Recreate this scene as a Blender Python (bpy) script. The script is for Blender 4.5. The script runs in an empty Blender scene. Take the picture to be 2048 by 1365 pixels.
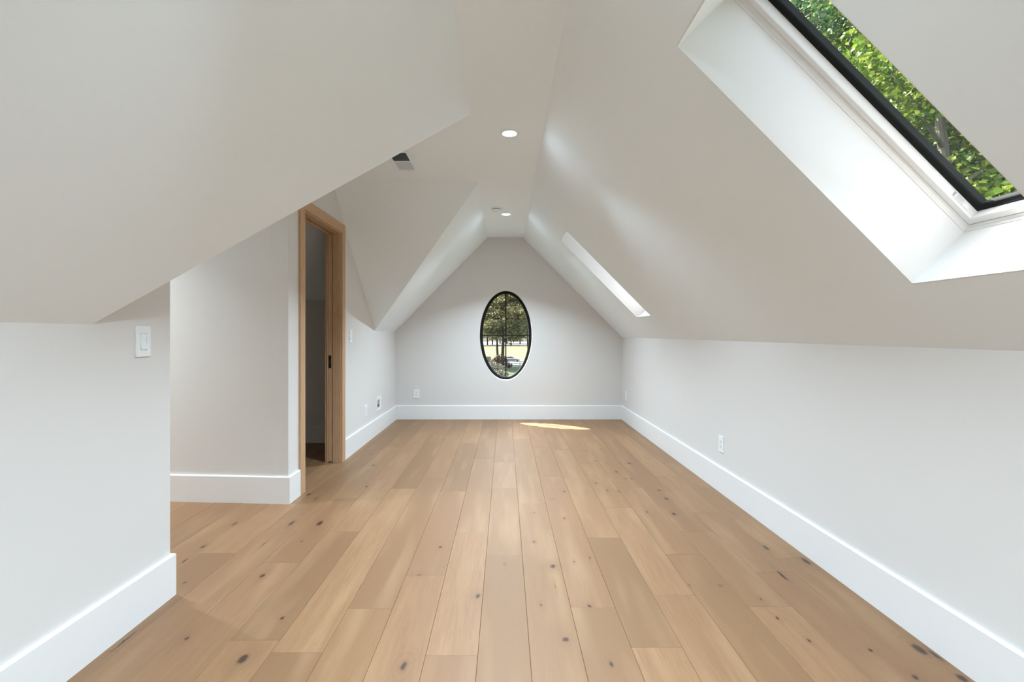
import bpy, bmesh, math, random
import numpy as np
from mathutils import Vector, Matrix

# ------------------------------------------------------------------ camera model (photo taken as 2048 x 1365)
F = 950.0                 # focal length in photo pixels
CX, CY = 1010.0, 667.0    # vanishing point of the room's long axis
EYE = 1.154               # eye height above the floor
scene = bpy.context.scene
col = scene.collection

cam = bpy.data.cameras.new('camera')
cam.sensor_fit = 'HORIZONTAL'; cam.sensor_width = 36.0
cam.lens = F / 2048.0 * 36.0
cam.shift_x = (1024.0 - CX) / 2048.0
cam.shift_y = -(682.5 - CY) / 2048.0
cam.clip_start = 0.05; cam.clip_end = 2000
cam_ob = bpy.data.objects.new('camera', cam)
cam_ob.location = (0, 0, EYE); cam_ob.rotation_euler = (math.radians(90), 0, 0)
col.objects.link(cam_ob); scene.camera = cam_ob

# ------------------------------------------------------------------ sky, sun, exposure
SUN_DIR = Vector((0.53, -0.51, -1.0)).normalized()      # direction the light travels
to_sun = -SUN_DIR
world = bpy.data.worlds.new('sky'); scene.world = world
world.use_nodes = True
wn = world.node_tree.nodes; wl = world.node_tree.links
for n in list(wn): wn.remove(n)
sky = wn.new('ShaderNodeTexSky'); sky.sky_type = 'NISHITA'; sky.sun_disc = False
sky.sun_elevation = math.asin(to_sun.z)
sky.sun_rotation = math.atan2(to_sun.x, to_sun.y)
sky.air_density = 1.0; sky.dust_density = 4.0; sky.ozone_density = 1.0
bg = wn.new('ShaderNodeBackground'); bg.inputs['Strength'].default_value = 0.66
wo = wn.new('ShaderNodeOutputWorld')
hz = wn.new('ShaderNodeHueSaturation'); hz.inputs['Saturation'].default_value = 0.5      # bright hazy day
wl.new(sky.outputs[0], hz.inputs['Color']); wl.new(hz.outputs[0], bg.inputs['Color']); wl.new(bg.outputs[0], wo.inputs['Surface'])

sl = bpy.data.lights.new('sun', 'SUN'); sl.energy = 22.0; sl.angle = math.radians(0.53); sl.color = (1.0, 0.97, 0.92)
so = bpy.data.objects.new('sun', sl); so.rotation_euler = SUN_DIR.to_track_quat('-Z', 'Y').to_euler()
so.location = (-20, 20, 40); col.objects.link(so)

vs = scene.view_settings
vs.view_transform = 'Standard'; vs.look = 'None'; vs.exposure = 0.31; vs.gamma = 1.0; vs.use_curve_mapping = False

LAMP = 39.0               # watts of each recessed ceiling lamp
ADDED_HALL_LAMP = 34.0  # watts of the added hall lamp

# ------------------------------------------------------------------ helpers
rnd = random.Random(7)

def mat_new(name):
    m = bpy.data.materials.new(name); m.use_nodes = True
    nt = m.node_tree
    for n in list(nt.nodes): nt.nodes.remove(n)
    out = nt.nodes.new('ShaderNodeOutputMaterial')
    b = nt.nodes.new('ShaderNodeBsdfPrincipled')
    nt.links.new(b.outputs[0], out.inputs['Surface'])
    return m, nt, b, out

def mixc(nt, fac, a, b_, blend='MIX'):
    n = nt.nodes.new('ShaderNodeMix'); n.data_type = 'RGBA'; n.blend_type = blend
    for s, v in ((n.inputs[0], fac), (n.inputs[6], a), (n.inputs[7], b_)):
        if hasattr(v, 'is_output'): nt.links.new(v, s)
        elif isinstance(v, (int, float)): s.default_value = v
        else: s.default_value = (*v, 1) if len(v) == 3 else v
    return n.outputs[2]

def math_n(nt, op, a, b_=None, clamp=False):
    n = nt.nodes.new('ShaderNodeMath'); n.operation = op; n.use_clamp = clamp
    for i, v in enumerate((a, b_)):
        if v is None: continue
        if hasattr(v, 'is_output'): nt.links.new(v, n.inputs[i])
        else: n.inputs[i].default_value = v
    return n.outputs[0]

def noise(nt, vec, scale, detail=2, rough=0.5, dist=0.0):
    n = nt.nodes.new('ShaderNodeTexNoise')
    n.inputs['Scale'].default_value = scale; n.inputs['Detail'].default_value = detail
    n.inputs['Roughness'].default_value = rough; n.inputs['Distortion'].default_value = dist
    if vec is not None: nt.links.new(vec, n.inputs['Vector'])
    return n.outputs[0]

def ramp(nt, fac, stops):
    r = nt.nodes.new('ShaderNodeValToRGB')
    e = r.color_ramp.elements
    while len(e) < len(stops): e.new(0.5)
    for i, (p, c) in enumerate(stops):
        e[i].position = p; e[i].color = (*c, 1) if len(c) == 3 else c
    nt.links.new(fac, r.inputs[0])
    return r.outputs[0]

def mapping(nt, vec, scale=(1, 1, 1), loc=(0, 0, 0)):
    m = nt.nodes.new('ShaderNodeMapping')
    m.inputs['Scale'].default_value = scale; m.inputs['Location'].default_value = loc
    nt.links.new(vec, m.inputs['Vector'])
    return m.outputs[0]

def bump(nt, b, height, strength, dist):
    n = nt.nodes.new('ShaderNodeBump')
    n.inputs['Strength'].default_value = strength; n.inputs['Distance'].default_value = dist
    nt.links.new(height, n.inputs['Height']); nt.links.new(n.outputs[0], b.inputs['Normal'])

def paint(name, colr, rough, bscale=900, bstr=0.05, var=0.012):
    m, nt, b, o = mat_new(name)
    g = nt.nodes.new('ShaderNodeNewGeometry').outputs['Position']
    n1 = noise(nt, g, 1.7, 3)
    c2 = tuple(max(0, c - var) for c in colr)
    nt.links.new(mixc(nt, n1, colr, c2), b.inputs['Base Color'])
    b.inputs['Roughness'].default_value = rough
    b.inputs['Specular IOR Level'].default_value = 0.35
    if bstr: bump(nt, b, noise(nt, g, bscale, 2), bstr, 0.001)
    return m

def plain(name, colr, rough=0.5, metal=0.0, var=0.0):
    m, nt, b, o = mat_new(name)
    if var:
        g = nt.nodes.new('ShaderNodeNewGeometry').outputs['Position']
        c2 = tuple(c * (1 - var) for c in colr)
        nt.links.new(mixc(nt, noise(nt, g, 6, 3), colr, c2), b.inputs['Base Color'])
    else:
        b.inputs['Base Color'].default_value = (*colr, 1)
    b.inputs['Roughness'].default_value = rough; b.inputs['Metallic'].default_value = metal
    return m

def link(ob, parent=None):
    col.objects.link(ob)
    if parent is not None: ob.parent = parent
    return ob

def tag(o, label=None, cat=None, group=None, kind=None):
    if label: o['label'] = label
    if cat: o['category'] = cat
    if group: o['group'] = group
    if kind: o['kind'] = kind
    return o

def empty(name, loc=(0, 0, 0), parent=None):
    o = bpy.data.objects.new(name, None); o.location = loc; o.empty_display_size = 0.05
    return link(o, parent)

class MB:
    """collects shapes; build() links them as ONE mesh object"""
    def __init__(s): s.v = []; s.f = []
    def add(s, vs_, fs):
        o = len(s.v); s.v += [tuple(p) for p in vs_]; s.f += [tuple(i + o for i in f) for f in fs]; return s
    def box(s, x0, x1, y0, y1, z0, z1, ch=0.0):
        if ch <= 0:
            p = [(x, y, z) for z in (z0, z1) for y in (y0, y1) for x in (x0, x1)]
            return s.add(p, [(0, 2, 3, 1), (4, 5, 7, 6), (0, 1, 5, 4), (2, 6, 7, 3), (0, 4, 6, 2), (1, 3, 7, 5)])
        bm = bmesh.new()
        bmesh.ops.create_cube(bm, size=1)
        for v in bm.verts:
            v.co = Vector((x0 + (v.co.x + .5) * (x1 - x0), y0 + (v.co.y + .5) * (y1 - y0), z0 + (v.co.z + .5) * (z1 - z0)))
        bmesh.ops.bevel(bm, geom=bm.edges[:], offset=ch, segments=2, affect='EDGES', profile=0.5)
        bm.verts.index_update()
        s.add([v.co for v in bm.verts], [[v.index for v in f.verts] for f in bm.faces]); bm.free()
        return s
    def prism(s, poly, axis, a, b):
        """poly: 2D points; extruded along axis 'x' (points are y,z), 'y' (x,z) or 'z' (x,y)"""
        def P(p, t): return (t, p[0], p[1]) if axis == 'x' else ((p[0], t, p[1]) if axis == 'y' else (p[0], p[1], t))
        n = len(poly)
        vs_ = [P(p, a) for p in poly] + [P(p, b) for p in poly]
        fs = [tuple(range(n))[::-1], tuple(range(n, 2 * n))] + [(i, (i + 1) % n, (i + 1) % n + n, i + n) for i in range(n)]
        return s.add(vs_, fs)
    def tube(s, pts, radii, seg=8, cap=True):
        pts = [Vector(p) for p in pts]; o = len(s.v); n = len(pts)
        for i, p in enumerate(pts):
            d = (pts[min(i + 1, n - 1)] - pts[max(i - 1, 0)]).normalized()
            u = d.orthogonal().normalized() if i == 0 else (u - d * u.dot(d)).normalized()
            w = d.cross(u)
            for k in range(seg):
                a = 2 * math.pi * k / seg
                s.v.append(tuple(p + (u * math.cos(a) + w * math.sin(a)) * radii[i]))
        for i in range(n - 1):
            for k in range(seg):
                s.f.append((o + i * seg + k, o + i * seg + (k + 1) % seg, o + (i + 1) * seg + (k + 1) % seg, o + (i + 1) * seg + k))
        if cap:
            s.f.append(tuple(o + k for k in range(seg))[::-1]); s.f.append(tuple(o + (n - 1) * seg + k for k in range(seg)))
        return s
    def lathe(s, prof, seg=40, c=(0, 0, 0)):
        """profile of (r, z) revolved about z"""
        o = len(s.v); n = len(prof)
        for r, z in prof:
            for k in range(seg):
                a = 2 * math.pi * k / seg
                s.v.append((c[0] + r * math.cos(a), c[1] + r * math.sin(a), c[2] + z))
        for i in range(n - 1):
            for k in range(seg):
                s.f.append((o + i * seg + k, o + i * seg + (k + 1) % seg, o + (i + 1) * seg + (k + 1) % seg, o + (i + 1) * seg + k))
        return s
    def build(s, name, m, parent=None, smooth=False, fix=True):
        me = bpy.data.meshes.new(name); me.from_pydata(s.v, [], s.f)
        if fix:
            bm = bmesh.new(); bm.from_mesh(me)
            bmesh.ops.remove_doubles(bm, verts=bm.verts[:], dist=1e-6)
            bmesh.ops.recalc_face_normals(bm, faces=bm.faces[:]); bm.to_mesh(me); bm.free()
        if smooth:
            for p in me.polygons: p.use_smooth = True
            try: me.set_sharp_from_angle(angle=math.radians(40))
            except Exception: pass
        if m is not None: me.materials.append(m)
        return link(bpy.data.objects.new(name, me), parent)

def struct(name, mb, m, label=None, cat=None, parent=None):
    o = mb.build(name, m, parent)
    return tag(o, label, cat, kind='structure')

# pixel to place: a pixel gives a direction, the surface it lies on gives the distance
def y_floor(py): return F * EYE / (py - CY)
def floor_pt(px, py):
    y = y_floor(py); return ((px - CX) * y / F, y)

# ------------------------------------------------------------------ room dimensions
YF = F / 149.0            # far gable wall
YB = -2.4                 # back of the room, behind the camera
XR, XL = 1.572, -1.468
H = 2.443                 # flat ceiling
XCR = 0.2416              # right edge of the flat ceiling
KR = 1.10                 # right knee wall
KL = 1.182                # left knee wall
K = (H - KR) / (XR - XCR)
sc = F / 940.0
VT = (-0.206, 2.766 * sc, H)          # near valley of the dormer, top
VB = (XL, 1.671 * sc, 1.186)          # and foot
DT = (-0.222, 4.000 * sc, H)          # far valley, top
DB = (XL, 5.287 * sc, KL)             # and foot
XH = -4.3                             # end of the side hall
Y1 = 2.06 * sc                        # end of the near left wall
Y2 = 3.185 * sc                       # wall of the side hall facing the camera
WT = 0.12

M = {}
M['wall'] = paint('wall_paint', (0.72, 0.705, 0.685), 0.8)
M['ceil'] = paint('ceiling_paint_bounce_offset', (0.86, 0.925, 0.965), 0.85)  # lightened and blued in the colour to counter dim, warm bounce light
M['trim'] = paint('trim_paint', (0.82, 0.82, 0.815), 0.38, bstr=0.0, var=0.004)
M['white'] = plain('white_plastic', (0.84, 0.88, 0.90), 0.35)
M['fitting'] = plain('fitting_white_bounce_offset', (0.80, 0.885, 0.945), 0.4)  # white tinted blue to cancel the warm light off the floor
M['slot'] = plain('dark_slot', (0.035, 0.033, 0.03), 0.6)
M['black'] = plain('black_metal', (0.008, 0.008, 0.008), 0.65)
M['gasket'] = plain('black_rubber', (0.008, 0.010, 0.010), 0.7)
for k_ in ('black', 'gasket'): M[k_].node_tree.nodes['Principled BSDF'].inputs['Specular IOR Level'].default_value = 0.15
M['bronze'] = plain('dark_bronze', (0.03, 0.024, 0.02), 0.4, 0.7)
M['steel'] = plain('screw_steel', (0.5, 0.5, 0.5), 0.35, 0.9)
M['grille'] = plain('grille_paint', (0.58, 0.64, 0.68), 0.45)  # grey blued like the fittings, against the warm bounce
M['duct'] = plain('duct_dark', (0.05, 0.05, 0.048), 0.7)
M['sub'] = plain('subfloor', (0.10, 0.07, 0.05), 0.9)
M['grey'] = plain('grey_plastic', (0.36, 0.36, 0.36), 0.6)

def glass_mat(name, tint, ior=1.45):
    m, nt, b, o = mat_new(name); nt.nodes.remove(b)
    t = nt.nodes.new('ShaderNodeBsdfTransparent'); t.inputs[0].default_value = (*tint, 1)
    g = nt.nodes.new('ShaderNodeBsdfGlossy'); g.inputs['Roughness'].default_value = 0.0
    ge = nt.nodes.new('ShaderNodeNewGeometry')
    dt = nt.nodes.new('ShaderNodeVectorMath'); dt.operation = 'DOT_PRODUCT'
    nt.links.new(ge.outputs['Normal'], dt.inputs[0]); nt.links.new(ge.outputs['Incoming'], dt.inputs[1])
    ca = math_n(nt, 'ABSOLUTE', dt.outputs['Value'])
    fr = math_n(nt, 'MULTIPLY', math_n(nt, 'POWER', math_n(nt, 'SUBTRACT', 1.0, ca), 5.0), 0.96)
    fr = math_n(nt, 'ADD', fr, 0.04)
    mx = nt.nodes.new('ShaderNodeMixShader')
    nt.links.new(fr, mx.inputs[0]); nt.links.new(t.outputs[0], mx.inputs[1]); nt.links.new(g.outputs[0], mx.inputs[2])
    nt.links.new(mx.outputs[0], o.inputs['Surface'])
    return m
M['glass'] = glass_mat('window_glass', (0.93, 0.96, 0.94))

def emit_mat(name, c, s):
    m, nt, b, o = mat_new(name)
    b.inputs['Base Color'].default_value = (0.9, 0.9, 0.9, 1)
    b.inputs['Emission Color'].default_value = (*c, 1); b.inputs['Emission Strength'].default_value = s
    return m
M['lamp'] = emit_mat('lamp_lens', (1.0, 0.98, 0.95), 4.0)

def wood_trim(name, axis, base=(0.60, 0.385, 0.225), dark=(0.38, 0.21, 0.105)):
    m, nt, b, o = mat_new(name)
    p = nt.nodes.new('ShaderNodeTexCoord').outputs['Object']
    s = {'z': (1, 1, 0.05), 'y': (1, 0.05, 1)}[axis]
    g1 = noise(nt, mapping(nt, p, s), 160, 4, 0.6)
    g2 = noise(nt, mapping(nt, p, s), 22, 2, 0.5, 0.6)
    c = mixc(nt, g2, base, tuple(x * 0.86 for x in base))
    f = ramp(nt, g1, [(0.40, (0, 0, 0)), (0.72, (1, 1, 1))])
    c = mixc(nt, math_n(nt, 'MULTIPLY', f, 0.55), c, dark)
    nt.links.new(c, b.inputs['Base Color']); b.inputs['Roughness'].default_value = 0.5
    bump(nt, b, g1, 0.08, 0.001)
    return m
M['oak_v'] = wood_trim('oak_trim_upright', 'z')
M['oak_h'] = wood_trim('oak_trim_level', 'y')

# ------------------------------------------------------------------ floor: oak boards laid along the room
def knots_list():
    L = []
    def k1(x, y, rx, ry, s=1.0): L.append((*floor_pt(140 + x / 2.133, 820 + y / 2.133), rx, ry, s))
    def k2(x, y, rx, ry, s=1.0): L.append((*floor_pt(1000 + x / 1.954, 820 + y / 1.954), rx, ry, s))
    for a in ((1018, 362, .012, .022), (1048, 380, .005, .02), (1065, 485, .015, .034), (703, 487, .008, .03), (568, 585, .009, .02),
              (820, 710, .010, .018), (905, 890, .008, .013), (738, 1065, .015, .022), (1422, 1095, .017, .032, .65), (1740, 795, .013, .02, .8),
              (1580, 587, .009, .014), (988, 562, .011, .016, .6), (490, 645, .006, .02), (488, 740, .005, .014), (1265, 328, .007, .014),
              (1295, 237, .010, .018), (945, 485, .022, .075, .55), (500, 975, .010, .013, .7), (235, 985, .004, .07, .9), (825, 575, .004, .05, .7),
              (1980, 565, .007, .012, .8), (1980, 440, .012, .02, .5), (1285, 188, .008, .014), (1490, 705, .02, .012, .45), (1855, 660, .02, .03, .25)):
        k1(*a)
    for a in ((207, 612, .016, .021, .85), (257, 900, .010, .013), (350, 767, .009, .010), (680, 408, .014, .018), (650, 348, .013, .022), (623, 315, .010, .014),
              (505, 210, .014, .016), (455, 243, .010, .018), (435, 995, .010, .022, .7), (1040, 540, .010, .026), (1195, 592, .012, .036), (1105, 650, .007, .045),
              (1640, 938, .016, .03), (1805, 1050, .014, .016), (1625, 1048, .012, .014, .8), (132, 517, .007, .009), (375, 287, .009, .012), (420, 315, .006, .016),
              (465, 320, .006, .014), (338, 160, .008, .012), (395, 155, .009, .014), (320, 160, .006, .010), (252, 425, .007, .009), (860, 687, .022, .028, .35),
              (350, 580, .005, .02, .8), (1448, 940, .008, .012), (1085, 815, .005, .012), (1210, 905, .005, .009), (575, 400, .007, .01), (515, 270, .008, .014),
              (490, 270, .006, .016), (375, 200, .009, .012), (418, 207, .006, .009), (250, 320, .007, .012), (205, 350, .014, .014, .45), (1450, 690, .006, .05, .7),
              (160, 765, .006, .012, .7), (215, 690, .004, .03, .5), (1020, 740, .010, .014, .5), (1700, 960, .012, .05, .6), (910, 425, .008, .01, .5),
              (740, 685, .004, .01, .7), (290, 595, .004, .012, .8)):
        k2(*a)
    return L

def knot_group():
    g = bpy.data.node_groups.new('knot_distance', 'ShaderNodeTree')
    g.interface.new_socket('Vector', in_out='INPUT', socket_type='NodeSocketVector')
    g.interface.new_socket('Centre', in_out='INPUT', socket_type='NodeSocketVector')
    g.interface.new_socket('Scale', in_out='INPUT', socket_type='NodeSocketVector')
    g.interface.new_socket('Soft', in_out='INPUT', socket_type='NodeSocketFloat')
    g.interface.new_socket('Before', in_out='INPUT', socket_type='NodeSocketFloat')
    g.interface.new_socket('Out', in_out='OUTPUT', socket_type='NodeSocketFloat')
    i = g.nodes.new('NodeGroupInput'); o = g.nodes.new('NodeGroupOutput')
    a = g.nodes.new('ShaderNodeVectorMath'); a.operation = 'SUBTRACT'
    b = g.nodes.new('ShaderNodeVectorMath'); b.operation = 'MULTIPLY'
    c = g.nodes.new('ShaderNodeVectorMath'); c.operation = 'LENGTH'
    d = g.nodes.new('ShaderNodeMath'); d.operation = 'ADD'
    e = g.nodes.new('ShaderNodeMath'); e.operation = 'MINIMUM'
    lk = g.links.new
    lk(i.outputs[0], a.inputs[0]); lk(i.outputs[1], a.inputs[1]); lk(a.outputs[0], b.inputs[0]); lk(i.outputs[2], b.inputs[1])
    lk(b.outputs[0], c.inputs[0]); lk(c.outputs['Value'], d.inputs[0]); lk(i.outputs[3], d.inputs[1])
    lk(d.outputs[0], e.inputs[0]); lk(i.outputs[4], e.inputs[1]); lk(e.outputs[0], o.inputs[0])
    return g

def floor_material():
    m, nt, b, o = mat_new('oak_boards')
    lk = nt.links.new
    oi = nt.nodes.new('ShaderNodeObjectInfo')
    tc = nt.nodes.new('ShaderNodeTexCoord').outputs['Object']
    pos = nt.nodes.new('ShaderNodeNewGeometry').outputs['Position']
    r = oi.outputs['Random']
    cmb = nt.nodes.new('ShaderNodeCombineXYZ')
    lk(math_n(nt, 'MULTIPLY', r, 37.0), cmb.inputs[0]); lk(math_n(nt, 'MULTIPLY', r, 91.0), cmb.inputs[1])
    ad = nt.nodes.new('ShaderNodeVectorMath'); ad.operation = 'ADD'
    lk(tc, ad.inputs[0]); lk(cmb.outputs[0], ad.inputs[1]); v = ad.outputs[0]
    # knots where the boards have them
    wob = nt.nodes.new('ShaderNodeTexNoise'); wob.inputs['Scale'].default_value = 45; wob.inputs['Detail'].default_value = 2
    lk(pos, wob.inputs['Vector'])
    sub = nt.nodes.new('ShaderNodeVectorMath'); sub.operation = 'MULTIPLY_ADD'
    lk(wob.outputs['Color'], sub.inputs[0]); sub.inputs[1].default_value = (.012, .022, 0); lk(pos, sub.inputs[2])
    g = knot_group(); prev = None
    for (x, y, rx, ry, s) in knots_list():
        n = nt.nodes.new('ShaderNodeGroup'); n.node_tree = g
        lk(sub.outputs[0], n.inputs[0])
        n.inputs[1].default_value = (x + .006, y + .011, 0); n.inputs[2].default_value = (1 / (rx * 1.2), 1 / (ry * 1.3), 0); n.inputs[3].default_value = (1 - s) * 0.9
        if prev is None: n.inputs[4].default_value = 99
        else: lk(prev, n.inputs[4])
        prev = n.outputs[0]
    dk = prev
    # grain
    warp = noise(nt, mapping(nt, v, (3.0, 0.55, 1)), 2.6, 3, 0.5)
    fine = noise(nt, mapping(nt, v, (1, 0.022, 1)), 300, 4, 0.62)
    mid = noise(nt, mapping(nt, v, (1, 0.045, 1)), 48, 3, 0.55, 0.9)
    wav = nt.nodes.new('ShaderNodeMath'); wav.operation = 'SINE'
    lk(math_n(nt, 'ADD', math_n(nt, 'MULTIPLY', warp, 150.0), math_n(nt, 'MULTIPLY', mid, 5.0)), wav.inputs[0])
    ring = math_n(nt, 'MULTIPLY_ADD', wav.outputs[0], 0.5); 
    nt.nodes[-1].inputs[2].default_value = 0.5
    tone = ramp(nt, r, [(0.0, (0.202, 0.105, 0.047)), (0.25, (0.260, 0.138, 0.062)), (0.5, (0.307, 0.167, 0.080)),
                        (0.75, (0.232, 0.117, 0.055)), (1.0, (0.349, 0.195, 0.095))])
    c = mixc(nt, math_n(nt, 'MULTIPLY', ramp(nt, mid, [(0.35, (0, 0, 0)), (0.64, (1, 1, 1))]), 0.50), tone, (0.22, 0.115, 0.05))
    c = mixc(nt, math_n(nt, 'MULTIPLY', ring, 0.20), c, (0.23, 0.12, 0.052))
    c = mixc(nt, math_n(nt, 'MULTIPLY', ramp(nt, fine, [(0.48, (0, 0, 0)), (0.70, (1, 1, 1))]), 0.72), c, (0.20, 0.105, 0.05))
    lite = noise(nt, mapping(nt, v, (1, 0.12, 1)), 9, 2)
    c = mixc(nt, math_n(nt, 'MULTIPLY', ramp(nt, lite, [(0.5, (0, 0, 0)), (0.75, (1, 1, 1))]), 0.22), c, (0.52, 0.35, 0.19))
    # knots: rings around, dark heart
    krg = nt.nodes.new('ShaderNodeMath'); krg.operation = 'SINE'; lk(math_n(nt, 'MULTIPLY', dk, 7.0), krg.inputs[0])
    halo = ramp(nt, math_n(nt, 'DIVIDE', dk, 4.0), [(0.15, (1, 1, 1)), (0.9, (0, 0, 0))])
    c = mixc(nt, math_n(nt, 'MULTIPLY', halo, 0.50), c, (0.22, 0.11, 0.05))
    c = mixc(nt, math_n(nt, 'MULTIPLY', math_n(nt, 'MULTIPLY', halo, krg.outputs[0], True), 0.35), c, (0.15, 0.075, 0.035))
    heart = ramp(nt, dk, [(0.55, (1, 1, 1)), (1.05, (0, 0, 0))])
    c = mixc(nt, math_n(nt, 'MULTIPLY', heart, 0.92), c, (0.035, 0.018, 0.010))
    lk(c, b.inputs['Base Color'])
    b.inputs['Roughness'].default_value = 0.48
    b.inputs['Specular IOR Level'].default_value = 0.6
    h = math_n(nt, 'SUBTRACT', math_n(nt, 'MULTIPLY', fine, -0.6), math_n(nt, 'MULTIPLY', heart, 0.8))
    bump(nt, b, h, 0.12, 0.0012)
    return m
M['oak'] = floor_material()

floor = struct('floor', MB().box(XH - .1, XR + .1, YB - .1, YF + .1, -0.12, -0.0155), M['sub'], 'light oak board floor with knots laid along the room', 'floor')
PW, PX0 = 0.187, -0.0975
ends_px = {-8: (1107, 1303), -7: (1039,), -6: (1126,), -5: (1064, 905.8), -4: (1306, 978, 871.6), -3: (1218, 955), -2: (1152,), -1: (1066.6, 1311.8),
           0: (1111.6, 977, 925), 1: (1007.5,), 2: (1215.6, 954), 3: (), 4: (1191, 1016), 5: (1109.7, 976, 871), 6: (1214, 1064, 904), 7: (1025.7, 953, 1145), 8: (926, 1116.8)}
def plank_mesh(w, l):
    t, c, g = 0.015, 0.0011, 0.0004
    x0, x1, y0, y1 = g, w - g, g, l - g
    v = [(x0, y0, -t), (x1, y0, -t), (x1, y1, -t), (x0, y1, -t), (x0, y0, -c), (x1, y0, -c), (x1, y1, -c), (x0, y1, -c),
         (x0 + c, y0 + c, 0), (x1 - c, y0 + c, 0), (x1 - c, y1 - c, 0), (x0 + c, y1 - c, 0)]
    f = [(3, 2, 1, 0), (8, 9, 10, 11)] + [(i, (i + 1) % 4, 4 + (i + 1) % 4, 4 + i) for i in range(4)] + [(4 + i, 4 + (i + 1) % 4, 8 + (i + 1) % 4, 8 + i) for i in range(4)]
    me = bpy.data.meshes.new('plank'); me.from_pydata(v, [], f); me.materials.append(M['oak']); return me
k0 = int(math.floor((XH - PX0) / PW))
for k in range(k0, 9):
    xa = PX0 + k * PW; xb = min(xa + PW, XR)
    ya_, yb_ = (YB, YF)
    if xb <= XL - .2: ya_, yb_ = (Y1 - .15, 5.1)
    known = sorted(y_floor(p) for p in ends_px.get(k, ()))
    cuts = list(known)
    y = (known[0] if known else 1.2 + rnd.random() * 1.6)
    if not known: cuts.append(y)
    while y > ya_: y -= 0.9 + rnd.random() * 1.3; cuts.append(y)
    y = max(cuts)
    while y < yb_: y += 0.9 + rnd.random() * 1.3; cuts.append(y)
    cuts = sorted(cuts)
    big = []
    for a, b_ in zip(cuts[:-1], cuts[1:]):     # split overlong runs
        big.append(a)
        if b_ - a > 2.6: big.append(a + (b_ - a) * (0.4 + 0.2 * rnd.random()))
    big.append(cuts[-1])
    for a, b_ in zip(big[:-1], big[1:]):
        a, b_ = max(a, ya_), min(b_, yb_)
        if b_ - a < 0.02: continue
        o = bpy.data.objects.new('plank', plank_mesh(xb - xa, b_ - a)); o.location = (xa, a, 0); link(o, floor)

# ------------------------------------------------------------------ walls and ceilings
# far gable wall with the oval opening
WX, WZ, WA, WB = 0.011, EYE + (CY - 671.2) / 149.0, 0.352, 0.604
def far_wall():
    mb = MB(); n = 96; ys = (YF, YF + 0.2)
    def outer(a):
        c, s = math.cos(a), math.sin(a); X0, X1, Z0, Z1 = XL - .25, XR + .25, -0.12, H + .25
        t = min(((X1 - WX) / c if c > 1e-9 else (X0 - WX) / c if c < -1e-9 else 1e9), ((Z1 - WZ) / s if s > 1e-9 else (Z0 - WZ) / s if s < -1e-9 else 1e9))
        return WX + c * t, WZ + s * t
    X0, X1, Z0, Z1 = XL - .25, XR + .25, -0.12, H + .25
    angs = sorted([2 * math.pi * k / n for k in range(n)] + [math.atan2(z - WZ, x - WX) % (2 * math.pi) for x in (X0, X1) for z in (Z0, Z1)])
    n = len(angs); v = []
    for y in ys:
        for a in angs:
            t = math.atan2(math.sin(a) / WB, math.cos(a) / WA)
            v.append((WX + WA * math.cos(t), y, WZ + WB * math.sin(t)))
        for a in angs:
            x, z = outer(a); v.append((x, y, z))
    f = []
    for k in range(n):
        j = (k + 1) % n
        f += [(k, j, n + j, n + k), (2 * n + k, 3 * n + k, 3 * n + j, 2 * n + j), (k, 2 * n + k, 2 * n + j, j), (n + k, n + j, 3 * n + j, 3 * n + k)]
    mb.add(v, f); return mb
struct('wall_far', far_wall(), M['wall'], 'white gable end wall around the oval window', 'wall')
struct('wall_right', MB().box(XR, XR + .15, YB - .1, YF + .1, -.1, KR + .06), M['wall'], 'low white knee wall along the right side', 'wall')
struct('wall_left_near', MB().prism([(YB - .1, -.1), (Y1, -.1), (Y1, H - (VT[1] - Y1) * (H - VB[2]) / (VT[1] - VB[1]) + .03), (VB[1], VB[2] + .03), (YB - .1, VB[2] + .03)], 'x', XL, XL - .16),
       M['wall'], 'white near left wall with the large light switch', 'wall')
struct('wall_hall_near', MB().box(XH - .1, XL - .16, Y1 - .12, Y1, -.1, 1.75), M['wall'], 'side hall wall behind the near left wall end', 'wall')

DY0, DY1 = F * 1.45 / 399.0, F * 1.45 / 325.0      # door opening inside the casing
DZ = 2.052
JT = 0.014
ya, yb = DY0 - .02, DY1 + .02
struct('wall_left_door', MB().prism([(Y2 + .004, -.1), (ya, -.1), (ya, DZ + .02), (yb, DZ + .02), (yb, -.1), (YF + .02, -.1), (YF + .02, KL + .03), (DB[1], KL + .03),
                                     (DT[1] + .0, H + .03), (Y2 + .004, H + .03)], 'x', XL, XL - WT), M['wall'], 'white left wall holding the oak pocket door', 'wall')
# hall wall facing the camera, very slightly out of square
tl = 0.052 / 0.85
struct('wall_hall', MB().prism([(XL - .001, Y2), (XH, Y2 + tl * (XL - XH)), (XH, Y2 + .11 + tl * (XL - XH)), (XL - .001, Y2 + .11)], 'z', -.1, H + .03), M['wall'],
       'pale grey hall wall facing the room beside the pocket door', 'wall')
struct('wall_hall_end', MB().box(XH - .1, XH, Y1 - .1, 5.2, -.1, H + .03), M['wall'], 'end wall of the side hall', 'wall')
YC = F * EYE / 219.0
KC = EYE + (CY - 603) * YC / F
struct('wall_closet', MB().box(XH, XL - WT, YC, YC + .1, -.1, KC + .08), M['wall'], 'dim closet wall seen through the open door', 'wall')
struct('wall_closet_side', MB().box(-3.3, -3.2, Y2 + .1, YC, -.1, H + .02), M['wall'], 'side wall inside the dim closet', 'wall')

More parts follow.
